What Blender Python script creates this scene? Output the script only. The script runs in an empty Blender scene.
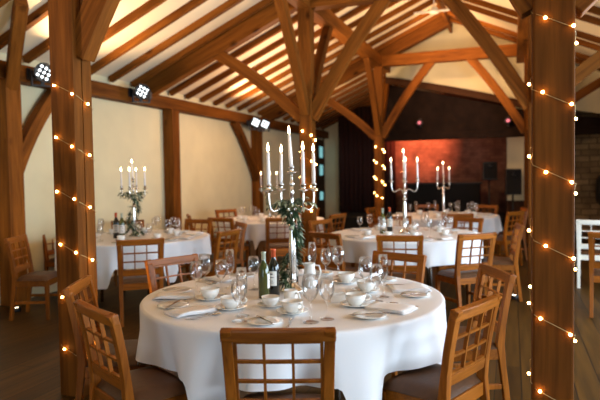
import bpy, bmesh, math, random
from mathutils import Vector, Matrix
random.seed(7)
PI = math.pi
C = bpy.context.scene.collection
sc = bpy.context.scene

# ------------------------------------------------------------------ materials
def new_mat(name):
    m = bpy.data.materials.new(name); m.use_nodes = True
    nt = m.node_tree
    b = nt.nodes['Principled BSDF']
    return m, nt, b

def plain(name, col, rough=.5, metal=0., coat=0., spec=.5, noise=0., nscale=20., bump=0.):
    m, nt, b = new_mat(name)
    b.inputs['Base Color'].default_value = (*col, 1)
    b.inputs['Roughness'].default_value = rough
    b.inputs['Metallic'].default_value = metal
    b.inputs['Coat Weight'].default_value = coat
    b.inputs['Specular IOR Level'].default_value = spec
    if noise or bump:
        tc = nt.nodes.new('ShaderNodeTexCoord')
        n = nt.nodes.new('ShaderNodeTexNoise'); n.inputs['Scale'].default_value = nscale
        n.inputs['Detail'].default_value = 6
        nt.links.new(tc.outputs['Object'], n.inputs['Vector'])
        if noise:
            r = nt.nodes.new('ShaderNodeValToRGB')
            r.color_ramp.elements[0].position = .3; r.color_ramp.elements[1].position = .7
            r.color_ramp.elements[0].color = (*[c*(1-noise) for c in col], 1)
            r.color_ramp.elements[1].color = (*[min(1, c*(1+noise*.6)) for c in col], 1)
            nt.links.new(n.outputs['Fac'], r.inputs['Fac'])
            nt.links.new(r.outputs['Color'], b.inputs['Base Color'])
        if bump:
            bp = nt.nodes.new('ShaderNodeBump'); bp.inputs['Strength'].default_value = bump
            bp.inputs['Distance'].default_value = .01
            nt.links.new(n.outputs['Fac'], bp.inputs['Height'])
            nt.links.new(bp.outputs['Normal'], b.inputs['Normal'])
    return m

def wood(name, dark, light, axis='Z', scale=9., rough=.55, coat=0., knots=False, stretch=.07):
    m, nt, b = new_mat(name)
    N, L = nt.nodes, nt.links
    tc = N.new('ShaderNodeTexCoord'); oi = N.new('ShaderNodeObjectInfo')
    off = N.new('ShaderNodeVectorMath'); off.operation = 'SCALE'; off.inputs[0].default_value = (7, 5, 11)
    L.new(oi.outputs['Random'], off.inputs['Scale'])
    ad = N.new('ShaderNodeVectorMath'); ad.operation = 'ADD'
    L.new(tc.outputs['Object'], ad.inputs[0]); L.new(off.outputs[0], ad.inputs[1])
    mp = N.new('ShaderNodeMapping')
    s = [1, 1, 1]; s['XYZ'.index(axis)] = stretch
    mp.inputs['Scale'].default_value = s
    L.new(ad.outputs[0], mp.inputs['Vector'])
    n1 = N.new('ShaderNodeTexNoise'); n1.inputs['Scale'].default_value = scale; n1.inputs['Detail'].default_value = 8
    n1.inputs['Roughness'].default_value = .65; n1.inputs['Distortion'].default_value = .6
    L.new(mp.outputs[0], n1.inputs['Vector'])
    n2 = N.new('ShaderNodeTexNoise'); n2.inputs['Scale'].default_value = scale*6; n2.inputs['Detail'].default_value = 4
    L.new(mp.outputs[0], n2.inputs['Vector'])
    mx = N.new('ShaderNodeMath'); mx.operation = 'MULTIPLY_ADD'; mx.inputs[1].default_value = .35
    L.new(n2.outputs['Fac'], mx.inputs[0]); L.new(n1.outputs['Fac'], mx.inputs[2])
    r = N.new('ShaderNodeValToRGB')
    r.color_ramp.elements[0].position = .42; r.color_ramp.elements[1].position = .82
    r.color_ramp.elements[0].color = (*dark, 1); r.color_ramp.elements[1].color = (*light, 1)
    L.new(mx.outputs[0], r.inputs['Fac'])
    out = r.outputs['Color']
    if knots:
        v = N.new('ShaderNodeTexVoronoi'); v.inputs['Scale'].default_value = 2.6
        mp2 = N.new('ShaderNodeMapping'); s2 = [1, 1, 1]; s2['XYZ'.index(axis)] = .55
        mp2.inputs['Scale'].default_value = s2
        L.new(ad.outputs[0], mp2.inputs['Vector']); L.new(mp2.outputs[0], v.inputs['Vector'])
        kr = N.new('ShaderNodeValToRGB')
        kr.color_ramp.elements[0].position = .05; kr.color_ramp.elements[0].color = (.25, .2, .16, 1)
        kr.color_ramp.elements[1].position = .13; kr.color_ramp.elements[1].color = (1, 1, 1, 1)
        L.new(v.outputs['Distance'], kr.inputs['Fac'])
        mm = N.new('ShaderNodeMix'); mm.data_type = 'RGBA'; mm.blend_type = 'MULTIPLY'; mm.inputs[0].default_value = 1
        L.new(out, mm.inputs[6]); L.new(kr.outputs['Color'], mm.inputs[7])
        out = mm.outputs[2]
    # every timber its own tone
    hv = N.new('ShaderNodeHueSaturation')
    mr = N.new('ShaderNodeMapRange'); mr.inputs[3].default_value = .78; mr.inputs[4].default_value = 1.2
    L.new(oi.outputs['Random'], mr.inputs[0]); L.new(mr.outputs[0], hv.inputs['Value'])
    L.new(out, hv.inputs['Color'])
    L.new(hv.outputs['Color'], b.inputs['Base Color'])
    b.inputs['Roughness'].default_value = rough; b.inputs['Coat Weight'].default_value = coat
    b.inputs['Coat Roughness'].default_value = .25; b.inputs['Specular IOR Level'].default_value = .08 if not coat else .14
    bp = N.new('ShaderNodeBump'); bp.inputs['Strength'].default_value = .25; bp.inputs['Distance'].default_value = .004
    L.new(mx.outputs[0], bp.inputs['Height']); L.new(bp.outputs['Normal'], b.inputs['Normal'])
    return m

def emit(name, col, strength):
    m = bpy.data.materials.new(name); m.use_nodes = True
    nt = m.node_tree; nt.nodes.clear()
    e = nt.nodes.new('ShaderNodeEmission'); e.inputs['Color'].default_value = (*col, 1); e.inputs['Strength'].default_value = strength
    o = nt.nodes.new('ShaderNodeOutputMaterial'); nt.links.new(e.outputs[0], o.inputs['Surface'])
    return m

def thin_glass(name, tint=(1, 1, 1), rough=.02, gain=1.0):
    m = bpy.data.materials.new(name); m.use_nodes = True
    nt = m.node_tree; nt.nodes.clear()
    t = nt.nodes.new('ShaderNodeBsdfTransparent'); t.inputs['Color'].default_value = (*tint, 1)
    g = nt.nodes.new('ShaderNodeBsdfGlossy'); g.inputs['Roughness'].default_value = rough
    g.inputs['Color'].default_value = (1, 1, 1, 1)
    fr = nt.nodes.new('ShaderNodeLayerWeight'); fr.inputs['Blend'].default_value = .27
    mu = nt.nodes.new('ShaderNodeMath'); mu.operation = 'MULTIPLY_ADD'; mu.inputs[1].default_value = .7*gain; mu.inputs[2].default_value = .02
    mu.use_clamp = True
    nt.links.new(fr.outputs['Fresnel'], mu.inputs[0])
    mx = nt.nodes.new('ShaderNodeMixShader')
    nt.links.new(mu.outputs[0], mx.inputs[0]); nt.links.new(t.outputs[0], mx.inputs[1]); nt.links.new(g.outputs[0], mx.inputs[2])
    o = nt.nodes.new('ShaderNodeOutputMaterial'); nt.links.new(mx.outputs[0], o.inputs['Surface'])
    return m

def brick_mat(name, cols, mortar, scale, rough=.85):
    m, nt, b = new_mat(name)
    N, L = nt.nodes, nt.links
    tc = N.new('ShaderNodeTexCoord'); mp = N.new('ShaderNodeMapping')
    mp.inputs['Rotation'].default_value = (PI/2, 0, 0)
    L.new(tc.outputs['Object'], mp.inputs['Vector'])
    br = N.new('ShaderNodeTexBrick'); br.inputs['Scale'].default_value = scale
    br.inputs['Color1'].default_value = (*cols[0], 1); br.inputs['Color2'].default_value = (*cols[1], 1)
    br.inputs['Mortar'].default_value = (*mortar, 1); br.inputs['Mortar Size'].default_value = .03
    br.inputs['Mortar Smooth'].default_value = .3; br.inputs['Row Height'].default_value = .3; br.inputs['Brick Width'].default_value = .75
    nz = N.new('ShaderNodeTexNoise'); nz.inputs['Scale'].default_value = 1.6; nz.inputs['Detail'].default_value = 5
    L.new(tc.outputs['Object'], nz.inputs['Vector'])
    vm = N.new('ShaderNodeVectorMath'); vm.operation = 'MULTIPLY_ADD'; vm.inputs[1].default_value = (.12, .12, .12)
    L.new(nz.outputs['Color'], vm.inputs[0]); L.new(mp.outputs[0], vm.inputs[2]); L.new(vm.outputs[0], br.inputs['Vector'])
    mm = N.new('ShaderNodeMix'); mm.data_type = 'RGBA'; mm.blend_type = 'MULTIPLY'; mm.inputs[0].default_value = .8
    cr = N.new('ShaderNodeValToRGB'); cr.color_ramp.elements[0].position = .3; cr.color_ramp.elements[0].color = (.35, .35, .35, 1)
    cr.color_ramp.elements[1].position = .7
    nz2 = N.new('ShaderNodeTexNoise'); nz2.inputs['Scale'].default_value = 3.3; nz2.inputs['Detail'].default_value = 6
    L.new(tc.outputs['Object'], nz2.inputs['Vector']); L.new(nz2.outputs['Fac'], cr.inputs['Fac'])
    L.new(br.outputs['Color'], mm.inputs[6]); L.new(cr.outputs['Color'], mm.inputs[7]); L.new(mm.outputs[2], b.inputs['Base Color'])
    bp = N.new('ShaderNodeBump'); bp.inputs['Strength'].default_value = .6; bp.inputs['Distance'].default_value = .03
    L.new(br.outputs['Fac'], bp.inputs['Height']); bp.invert = True
    L.new(bp.outputs['Normal'], b.inputs['Normal'])
    b.inputs['Roughness'].default_value = rough
    return m

def floor_mat():
    m, nt, b = new_mat('oak_floor')
    N, L = nt.nodes, nt.links
    tc = N.new('ShaderNodeTexCoord'); mp = N.new('ShaderNodeMapping')
    mp.inputs['Rotation'].default_value = (0, 0, PI/2)
    L.new(tc.outputs['Object'], mp.inputs['Vector'])
    br = N.new('ShaderNodeTexBrick'); br.inputs['Scale'].default_value = 1
    br.inputs['Brick Width'].default_value = 2.2; br.inputs['Row Height'].default_value = .17
    br.inputs['Mortar Size'].default_value = .004; br.inputs['Mortar'].default_value = (.008, .005, .003, 1)
    br.inputs['Color1'].default_value = (.085, .039, .007, 1); br.inputs['Color2'].default_value = (.045, .020, .0035, 1)
    L.new(mp.outputs[0], br.inputs['Vector'])
    mp2 = N.new('ShaderNodeMapping'); mp2.inputs['Scale'].default_value = (1, .06, 1)
    L.new(tc.outputs['Object'], mp2.inputs['Vector'])
    n = N.new('ShaderNodeTexNoise'); n.inputs['Scale'].default_value = 22; n.inputs['Detail'].default_value = 8
    L.new(mp2.outputs[0], n.inputs['Vector'])
    cr = N.new('ShaderNodeValToRGB'); cr.color_ramp.elements[0].position = .3; cr.color_ramp.elements[0].color = (.5, .5, .5, 1)
    cr.color_ramp.elements[1].position = .75; cr.color_ramp.elements[1].color = (1.25, 1.2, 1.1, 1)
    L.new(n.outputs['Fac'], cr.inputs['Fac'])
    mm = N.new('ShaderNodeMix'); mm.data_type = 'RGBA'; mm.blend_type = 'MULTIPLY'; mm.inputs[0].default_value = 1
    L.new(br.outputs['Color'], mm.inputs[6]); L.new(cr.outputs['Color'], mm.inputs[7]); L.new(mm.outputs[2], b.inputs['Base Color'])
    b.inputs['Roughness'].default_value = .45; b.inputs['Specular IOR Level'].default_value = .15
    bp = N.new('ShaderNodeBump'); bp.inputs['Strength'].default_value = .3; bp.inputs['Distance'].default_value = .003; bp.invert = True
    L.new(br.outputs['Fac'], bp.inputs['Height']); L.new(bp.outputs['Normal'], b.inputs['Normal'])
    return m

M = {}
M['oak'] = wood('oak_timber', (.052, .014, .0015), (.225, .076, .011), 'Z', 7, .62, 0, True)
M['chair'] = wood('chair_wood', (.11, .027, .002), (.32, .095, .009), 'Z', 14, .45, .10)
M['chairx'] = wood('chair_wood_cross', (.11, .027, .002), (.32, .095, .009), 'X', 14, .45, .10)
M['oak_darkened'] = wood('darkened_oak', (.032, .0085, .001), (.115, .036, .0045), 'Z', 7, .75, 0, True)  # oak darkened to offset the frontal light on the stone wall side posts
M['fascia'] = plain('blackened_boards', (.012, .006, .004), .8, spec=.1, noise=.4, nscale=6)
M['dark'] = wood('dark_timber', (.03, .012, .005), (.08, .032, .012), 'Z', 6, .6)
M['tabley'] = wood('table_ply', (.12, .07, .03), (.22, .13, .06), 'X', 6, .6)
M['cushion'] = plain('seat_leatherette', (.085, .038, .017), .5, spec=.25, noise=.15, nscale=30, bump=.1)
M['plaster'] = plain('cream_plaster', (.72, .66, .42), .85, noise=.05, nscale=3, bump=.05)
M['roof'] = plain('ceiling_plaster', (.80, .68, .48), .85, noise=.04, nscale=2)
M['cloth'] = plain('white_linen', (.80, .79, .79), .8, spec=.2, bump=.06, nscale=220)
M['napkin'] = plain('napkin_linen', (.80, .77, .75), .8, spec=.2, bump=.1, nscale=160)
M['china'] = plain('white_china', (.82, .80, .75), .18, coat=.4)
M['silver'] = plain('polished_silver', (.78, .75, .70), .18, 1.)
M['steel'] = plain('cutlery_steel', (.62, .6, .58), .2, 1.)
M['wax'] = plain('candle_wax', (.86, .80, .76), .45)
M['wick'] = plain('burnt_wick', (.02, .015, .01), .9)
M['flame'] = emit('candle_flame', (1, .72, .36), 26)
M['bulb'] = emit('fairy_bulb', (1, .56, .16), 60)
M['wire'] = plain('fairy_wire', (.50, .36, .16), .35, .6)
M['led'] = emit('stage_led', (.90, .98, 1), 5.5)
M['black'] = plain('black_plastic', (.012, .012, .013), .5)
M['blackm'] = plain('black_cloth', (.006, .005, .005), .9)
M['glass'] = thin_glass('wine_glass_crystal')
M['glassg'] = plain('green_bottle_glass', (.055, .065, .012), .08, coat=.5)
M['glassd'] = plain('dark_bottle_glass', (.008, .010, .007), .06, coat=.5)
M['label'] = plain('paper_label', (.74, .72, .66), .7)
M['print'] = plain('label_print', (.05, .05, .05), .7)
M['foilr'] = plain('red_foil', (.62, .10, .03), .4, .3)
M['foilg'] = plain('grey_green_foil', (.42, .46, .36), .4, .3)
M['leaf'] = plain('garland_leaf', (.035, .075, .030), .5, noise=.5, nscale=12)
M['leafp'] = plain('pale_leaf', (.45, .52, .36), .55, noise=.2, nscale=15)
M['stem'] = plain('green_stem', (.06, .08, .03), .6)
M['floor'] = floor_mat()
M['stone'] = brick_mat('grey_brown_stone', ((.38, .26, .13), (.24, .16, .08)), (.13, .09, .045), 2.1)
M['redbrick'] = brick_mat('stage_brick', ((.42, .27, .18), (.30, .19, .13)), (.28, .18, .12), 3.4)
M['pane'] = emit('daylit_pane', (.35, .85, .88), .6)
M['pinkled'] = emit('pink_stage_lamp', (1, .22, .25), 1.2)
M['cream_tone'] = plain('cream_chair_tone', (.72, .68, .58), .5)

# ------------------------------------------------------------------ mesh helpers
class MB:
    def __init__(s): s.v = []; s.f = []; s.sm = []
    def add(s, vs, fs, smooth=False):
        b = len(s.v); s.v += [tuple(v) for v in vs]
        for f in fs: s.f.append([b+i for i in f]); s.sm.append(smooth)
    def box(s, lo, hi):
        x0, y0, z0 = lo; x1, y1, z1 = hi
        s.add([(x0,y0,z0),(x1,y0,z0),(x1,y1,z0),(x0,y1,z0),(x0,y0,z1),(x1,y0,z1),(x1,y1,z1),(x0,y1,z1)],
              [(0,3,2,1),(4,5,6,7),(0,1,5,4),(1,2,6,5),(2,3,7,6),(3,0,4,7)])
    def sweep(s, pts, secs, ref=(1,0,0), smooth=False):
        """rectangular section swept along pts: secs = (width along ref, depth) per point"""
        n = len(pts); P = [Vector(p) for p in pts]; ref = Vector(ref).normalized(); vs = []
        for i, p in enumerate(P):
            t = (P[min(i+1, n-1)] - P[max(i-1, 0)]).normalized()
            dd = t.cross(ref).normalized(); rr = dd.cross(t).normalized()
            w, d = secs[i] if isinstance(secs, list) else secs
            for a, b in ((-1,-1),(1,-1),(1,1),(-1,1)):
                vs.append(p + rr*(a*w/2) + dd*(b*d/2))
        fs = [(0,1,2,3)]
        for i in range(n-1):
            for k in range(4):
                a, b = i*4+k, i*4+(k+1) % 4
                fs.append((a, a+4, b+4, b))
        e = (n-1)*4; fs.append((e+3, e+2, e+1, e))
        s.add(vs, fs, smooth)
    def lathe(s, prof, n=20, c=(0,0,0), ang=2*PI):
        vs = []; fs = []
        for r, z in prof:
            for k in range(n):
                a = 2*PI*k/n; vs.append((c[0]+r*math.cos(a), c[1]+r*math.sin(a), c[2]+z))
        for i in range(len(prof)-1):
            for k in range(n):
                a, b = i*n+k, i*n+(k+1) % n
                fs.append((a, b, b+n, a+n))
        s.add(vs, fs, True)
        for i, flip in ((0, True), (len(prof)-1, False)):
            if prof[i][0] > 1e-5:
                ring = [i*n+k for k in range(n)]
                s.f.append([len(s.v)-len(vs)+q for q in (ring[::-1] if flip else ring)]); s.sm.append(False)
    def tube(s, pts, r, n=8):
        P = [Vector(p) for p in pts]; m = len(P); vs = []; fs = []; up = None
        for i, p in enumerate(P):
            t = (P[min(i+1, m-1)] - P[max(i-1, 0)]).normalized()
            if up is None: up = Vector((0,0,1)) if abs(t.z) < .9 else Vector((1,0,0))
            a = t.cross(up)
            if a.length < 1e-4: a = t.cross(Vector((1,.3,.2)))
            a.normalize(); b = a.cross(t).normalized(); up = b
            rr = r[i] if isinstance(r, (list, tuple)) else r
            for k in range(n):
                q = 2*PI*k/n; vs.append(p + a*(rr*math.cos(q)) + b*(rr*math.sin(q)))
        for i in range(m-1):
            for k in range(n):
                x, y = i*n+k, i*n+(k+1) % n
                fs.append((x, y, y+n, x+n))
        fs.append(list(range(n))[::-1]); fs.append([(m-1)*n+k for k in range(n)])
        s.add(vs, fs, True)
    def build(s, name, mat, parent=None, bevel=0, loc=None, fix=True):
        me = bpy.data.meshes.new(name); me.from_pydata(s.v, [], s.f)
        me.polygons.foreach_set('use_smooth', s.sm); me.update()
        if fix:
            bm = bmesh.new(); bm.from_mesh(me); bmesh.ops.recalc_face_normals(bm, faces=bm.faces)
            if bevel:
                bm.edges.ensure_lookup_table()
                es = [e for e in bm.edges if len(e.link_faces) == 2 and e.calc_face_angle(0) > .5]
                bmesh.ops.bevel(bm, geom=es, offset=bevel, segments=2, profile=.6, affect='EDGES', clamp_overlap=True)
            bm.to_mesh(me); bm.free()
        o = bpy.data.objects.new(name, me); C.objects.link(o)
        me.materials.append(mat if not isinstance(mat, str) else M[mat])
        if parent: o.parent = parent
        if loc is not None: o.location = loc
        return o

def tag(o, label=None, cat=None, group=None, kind=None):
    if label: o['label'] = label
    if cat: o['category'] = cat
    if group: o['group'] = group
    if kind: o['kind'] = kind
    return o

def empty(name, label, cat, loc=(0,0,0), rz=0, group=None):
    o = bpy.data.objects.new(name, None); C.objects.link(o); o.empty_display_size = .05
    o.location = loc; o.rotation_euler = (0, 0, rz)
    return tag(o, label, cat, group)

KIDS = {}
def children(o):
    return [c for c in bpy.data.objects if c.parent == o]
def copy_tree(o, parent=None):
    if o.name not in KIDS: KIDS[o.name] = children(o)
    c = o.copy(); C.objects.link(c)
    if parent: c.parent = parent
    for ch in KIDS[o.name]: copy_tree(ch, c)
    return c

def slab(name, lo, hi, mat, bevel=0):
    m = MB(); c = [(a+b)/2 for a, b in zip(lo, hi)]
    m.box([a-b for a, b in zip(lo, c)], [a-b for a, b in zip(hi, c)])
    o = m.build(name, mat, None, bevel, c)
    return tag(o, kind='structure')

def beam(name, p, q, w, d, up=(0,0,1), bow=0, mat='oak', seg=10, bevel=.008, label=None, cat='timber'):
    """timber from p to q in its own space (grain along local Z); d is measured along «up», w across; bow curves it towards «up»"""
    p, q, up = Vector(p), Vector(q), Vector(up)
    t = (q-p); ln = t.length; t.normalize()
    x = (up - t*up.dot(t)).normalized(); y = t.cross(x)
    n = seg if bow else 1
    m = MB()
    pts = [(bow*(1-(2*i/n-1)**2) if bow else 0, 0, ln*i/n) for i in range(n+1)]
    m.sweep(pts, (w, d), (0,1,0))
    o = m.build(name, mat, None, bevel)
    mat4 = Matrix((x, y, t)).transposed().to_4x4(); mat4.translation = p
    o.matrix_world = mat4
    return tag(o, label, cat, None, 'structure')

# ------------------------------------------------------------------ the barn
XL, XR, Y0, Y1 = -5.6, 3.0, -4.0, 17.6
RIDGE_X, RIDGE_Z, TAN = -1.29, 4.85, .4408
def zr(x): return RIDGE_Z - abs(x-RIDGE_X)*TAN
PL, PR = -2.78, .19                        # the two rows of posts
FR = (3.19, 8.0, 12.85)                    # the frames along the barn
TIE = 3.83
PW = .19

slab('floor', (XL-.3, Y0-.3, -.12), (XR+.3, Y1+.3, 0), 'floor')
slab('wall_left', (XL-.25, Y0, 0), (XL, Y1, zr(XL)), 'plaster')
slab('wall_back', (XL-.25, Y1, 0), (XR+.25, Y1+.25, 5.2), 'redbrick')
m = MB()   # right wall with its two wide window openings
m.box((XR, Y0, 0), (XR+.25, Y1, .55)); m.box((XR, Y0, 2.45), (XR+.25, Y1, zr(XR)))
for a, b in ((Y0, 1.2), (3.35, 3.6), (7.6, Y1)): m.box((XR, a, .55), (XR+.25, b, 2.45))
tag(m.build('wall_right', 'plaster'), kind='structure')
m = MB()   # the wall behind the viewpoint with an opening added for frontal fill light
m.box((XL-.25, Y0-.25, 0), (-3.0, Y0, 5.2)); m.box((.8, Y0-.25, 0), (XR+.25, Y0, 5.2)); m.box((-3.0, Y0-.25, 2.7), (.8, Y0, 5.2))
tag(m.build('wall_front', 'plaster'), kind='structure')
for nm, xa, xb in (('ceiling_left', XL-.3, RIDGE_X), ('ceiling_right', RIDGE_X, XR+.3)):
    m = MB(); za, zb = zr(xa), zr(xb)
    m.add([(xa,Y0-.3,za),(xb,Y0-.3,zb),(xb,Y1+.3,zb),(xa,Y1+.3,za),(xa,Y0-.3,za+.1),(xb,Y0-.3,zb+.1),(xb,Y1+.3,zb+.1),(xa,Y1+.3,za+.1)],
          [(0,1,2,3),(7,6,5,4),(0,4,5,1),(1,5,6,2),(2,6,7,3),(3,7,4,0)])
    tag(m.build(nm, 'roof'), kind='structure')

# rafters, one each, down both slopes
nrm_l = Vector((-TAN, 0, 1)).normalized(); nrm_r = Vector((TAN, 0, 1)).normalized()
RSP = 4.81/9
k = 0
y = FR[0] - RSP*12.5
while y < Y1-.1:
    frame = any(abs(y-f) < .06 for f in FR)
    if not frame:
        for side in (0, 1):
            if side == 0: p = Vector((XL+.02, y, zr(XL+.02))); q = Vector((RIDGE_X, y, RIDGE_Z)); nn = nrm_l
            else: p = Vector((XR-.02, y, zr(XR-.02))); q = Vector((RIDGE_X, y, RIDGE_Z)); nn = nrm_r
            if side == 1 and y > 14.5: continue
            if side == 1 and k % 3 == 2: continue
            beam('rafter', p-nn*.045, q-nn*.045, .075, .09, nn, bevel=.004, cat='rafter')
    y += RSP; k += 1
beam('ridge_beam', (RIDGE_X, Y0, RIDGE_Z-.13), (RIDGE_X, Y1, RIDGE_Z-.13), .06, .2, cat='beam')
beam('wall_plate', (XL+.11, Y0, 2.71), (XL+.11, Y1, 2.71), .2, .2, label='long oak beam along the head of the cream plaster wall', cat='beam')
beam('wall_plate', (XR-.11, Y0, 2.71), (XR-.11, Y1, 2.71), .2, .2, cat='beam')
for X in (PL, PR):
    beam('arcade_plate', (X, Y0, TIE+.11), (X, Y1-2.5, TIE+.11), .2, .22, cat='beam')

place = ['nearest', 'middle', 'far']
for i, Y in enumerate(FR):
    PRi = PR + (0, .10, .14)[i]
    for X, row in ((PL, 'plaster wall'), (PRi, 'stone wall')):
        o = beam('timber_post', (X, Y, 0), (X, Y, TIE+.02), PW, PW, (0,1,0), bevel=.012, cat='post', mat='oak_darkened' if X > 0 or i == 0 else 'oak',
             label={0: 'square oak post beside the two lattice chairs with string lights' if X == PL else 'broad oak post wound with fairy lights standing alone by the open floor',
                    1: 'slender oak post behind the tall candelabrum of the front table' if X == PL else 'oak post hidden behind the broad fairy lit post',
                    2: 'orange lit oak post at the edge of the dark stage' if X == PL else 'oak post near the stone wall and loudspeakers'}[i])
    # transverse braces to the tie beam
    beam('tie_beam', (PL-.1, Y, TIE+.12), (PRi+.1, Y, TIE+.12), .2, .24, cat='beam')
    for X, s in ((PL, 1), (PRi, -1)):
        beam('brace', (X+s*.07, Y, 2.28), (X+s*1.16, Y, TIE+.04), .12, .17, (-s*.8, 0, .6), bow=.05, cat='brace')
        if not (i == 0 and X == PL):      # outward braces up to the aisle rafters
            beam('brace', (X-s*.07, Y, 2.28), (X-s*1.45, Y, zr(X-s*1.45)-.22), .12, .17, (s*.6, 0, .8), bow=.06, cat='brace')
        for t in (-1, 1):                 # along the arcade
            if i == 0 and t == -1: continue
            beam('brace', (X, Y+t*.07, 2.35), (X, Y+t*1.12, TIE+.04), .12, .15, (0, -t*.8, .6), bow=.05, cat='brace')
    # principal rafters
    beam('principal_rafter', (XL+.02, Y, zr(XL)-.13), (RIDGE_X, Y, RIDGE_Z-.13), .16, .26, nrm_l, cat='rafter')
    if i < 2: beam('principal_rafter', (XR-.02, Y, zr(XR)-.13), (RIDGE_X, Y, RIDGE_Z-.13), .16, .26, nrm_r, cat='rafter')
# the near post is split along its flank by a drying crack
near = [o for o in bpy.data.objects if o.get('label', '').startswith('square oak post beside')][0]
m = MB(); hp = PW/2
m.box((-hp, -hp, 0), (-.014, hp, TIE+.02)); m.box((.004, -hp+.010, 0), (hp, hp-.001, TIE+.02))
tmp = m.build('tmp', 'oak', None, .008); near.data = tmp.data; bpy.data.objects.remove(tmp)
near.matrix_world = Matrix.Translation((PL, FR[0], 0)) @ Matrix(((0,1,0,0),(1,0,0,0),(0,0,1,0),(0,0,0,1))) @ Matrix.Scale(-1, 4, (0,1,0)) if False else Matrix.Translation((PL, FR[0], 0)) @ Matrix.Rotation(PI/2, 4, 'Z')

for j, Y in enumerate((-2.6, 1.8, 5.24, 8.7, 12.27, 15.8)):
    beam('wall_post', (XL+.1, Y, 0), (XL+.1, Y, 2.61), .22, .2, (1,0,0), cat='post',
         label=['oak post on the wall beside the viewer', 'oak post on the wall beyond the frame', 'oak wall post behind the two chairs by the plaster wall',
                'oak wall post midway between two stage lamps', 'oak wall post with a curved brace near the far wall', 'oak wall post close to the stage'][j])
beam('brace', (XL+.11, 5.3, 1.55), (XL+.11, 6.05, 2.63), .12, .16, (0,-.8,.6), bow=.06, cat='brace')
beam('brace', (XL+.11, 12.2, 1.40), (XL+.11, 11.1, 2.63), .12, .16, (0,.8,.6), bow=.07, cat='brace')
beam('brace', (XL+.16, 5.24, 2.55), (-4.72, 4.72, 3.28), .13, .16, cat='brace')

# gable infill over the stage with its sloping edge timber
GY = 13.7
m = MB()
xs = [PL+.0, -2.4, -.15, XR]
lowz = {PL: 3.72, -2.4: 3.66, -.15: 3.05, XR: 2.4}
top = [(PL, zr(PL)), (RIDGE_X, RIDGE_Z), (XR, zr(XR))]
poly = [(x, lowz[x]) for x in xs] + [(XR, zr(XR)), (RIDGE_X, RIDGE_Z), (PL, zr(PL))]
n = len(poly)
m.add([(x, GY, z) for x, z in poly] + [(x, GY+.018, z) for x, z in poly],
      [list(range(n)), list(range(2*n-1, n-1, -1))] + [(i, i+n, (i+1) % n+n, (i+1) % n) for i in range(n)])
tag(m.build('wall_gable', 'plaster'), kind='structure')
beam('gable_beam', (PL, GY-.02, 3.66), (.9, GY-.02, 2.72), .12, .15, bow=.06, mat='dark', cat='beam')
m = MB(); za = zr(XL)
poly = [(PL-.1, 2.26), (XR, 2.26), (XR, 2.46), (.9, 2.66), (PL-.1, 3.6)]; n = len(poly)
m.add([(x, GY+.02, z) for x, z in poly] + [(x, GY+.08, z) for x, z in poly],
      [list(range(n)), list(range(2*n-1, n-1, -1))] + [(i, i+n, (i+1) % n+n, (i+1) % n) for i in range(n)])
tag(m.build('wall_fascia', 'fascia'), kind='structure')
beam('fascia_beam', (PL-.1, GY-.03, 2.31), (XR, GY-.03, 2.31), .12, .16, mat='fascia', cat='beam')
# ceiling of the dark stage recess
slab('ceiling_stage', (PL-.1, GY+.14, 3.3), (XR, Y1, 3.35), 'dark')

# cross wall to the side of the stage: plaster return, then stone
slab('wall_return', (-.12, 15.6, 0), (.62, 15.85, 3.5), 'plaster')
slab('wall_stone', (.62, 15.55, 0), (XR, 15.85, 4.4), 'stone')
slab('trim_plinth', (-.12, 15.5, 0), (.62, 15.6, .75), 'dark')

# far corner: narrow glazed door in the long wall, pale end of the back wall
d = slab('door_1', (XL+.005, 16.75, 0), (XL+.06, 17.5, 2.55), 'dark')
for z0, z1 in ((2.0, 2.34), (1.46, 1.78), (.7, .95)):
    m = MB(); m.box((-.01, -.10, -(z1-z0)/2), (.01, .18, (z1-z0)/2))
    p_ = m.build('window_pane', 'pane', d, 0, (.035, 0, (z0+z1)/2-1.275))
slab('wall_return_far', (XL+.07, Y1-.08, 0), (-5.06, Y1-.005, 3.5), 'plaster')

# stage
st = MB(); st.box((PL-1.9, 15.2, 0), (-.2, Y1-.02, .32)); tag(st.build('stage_platform', 'blackm'), 'low black stage platform below the red lit brick wall', 'stage')
cu = MB(); vs = []; NX = 60
for i in range(NX+1):
    x = -5.0 + 1.75*i/NX; yy = 17.25 + .05*math.sin(i*1.3)+.02*math.sin(i*3.1)
    vs += [(x, yy, .33), (x, yy, 3.5)]
cu.add(vs, [(2*i, 2*i+2, 2*i+3, 2*i+1) for i in range(NX)], True)
o = cu.build('stage_curtain', plain('dark_red_drape', (.05, .015, .01), .9)); tag(o, 'dark red brown curtain hanging beside the red lit brick wall', 'curtain')
so = o.modifiers.new('s', 'SOLIDIFY'); so.thickness = .01
bo = empty('stage_booth', 'black console standing on the stage below the red glow', 'booth', (-1.75, 16.3, .32))
m = MB(); m.box((-.95, -.3, 0), (.95, .3, .85)); m.build('cabinet', 'blackm', bo, .01)
m = MB(); m.box((-1.0, -.34, .852), (1.0, .34, .89)); m.build('worktop', 'black', bo, .008)

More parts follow.
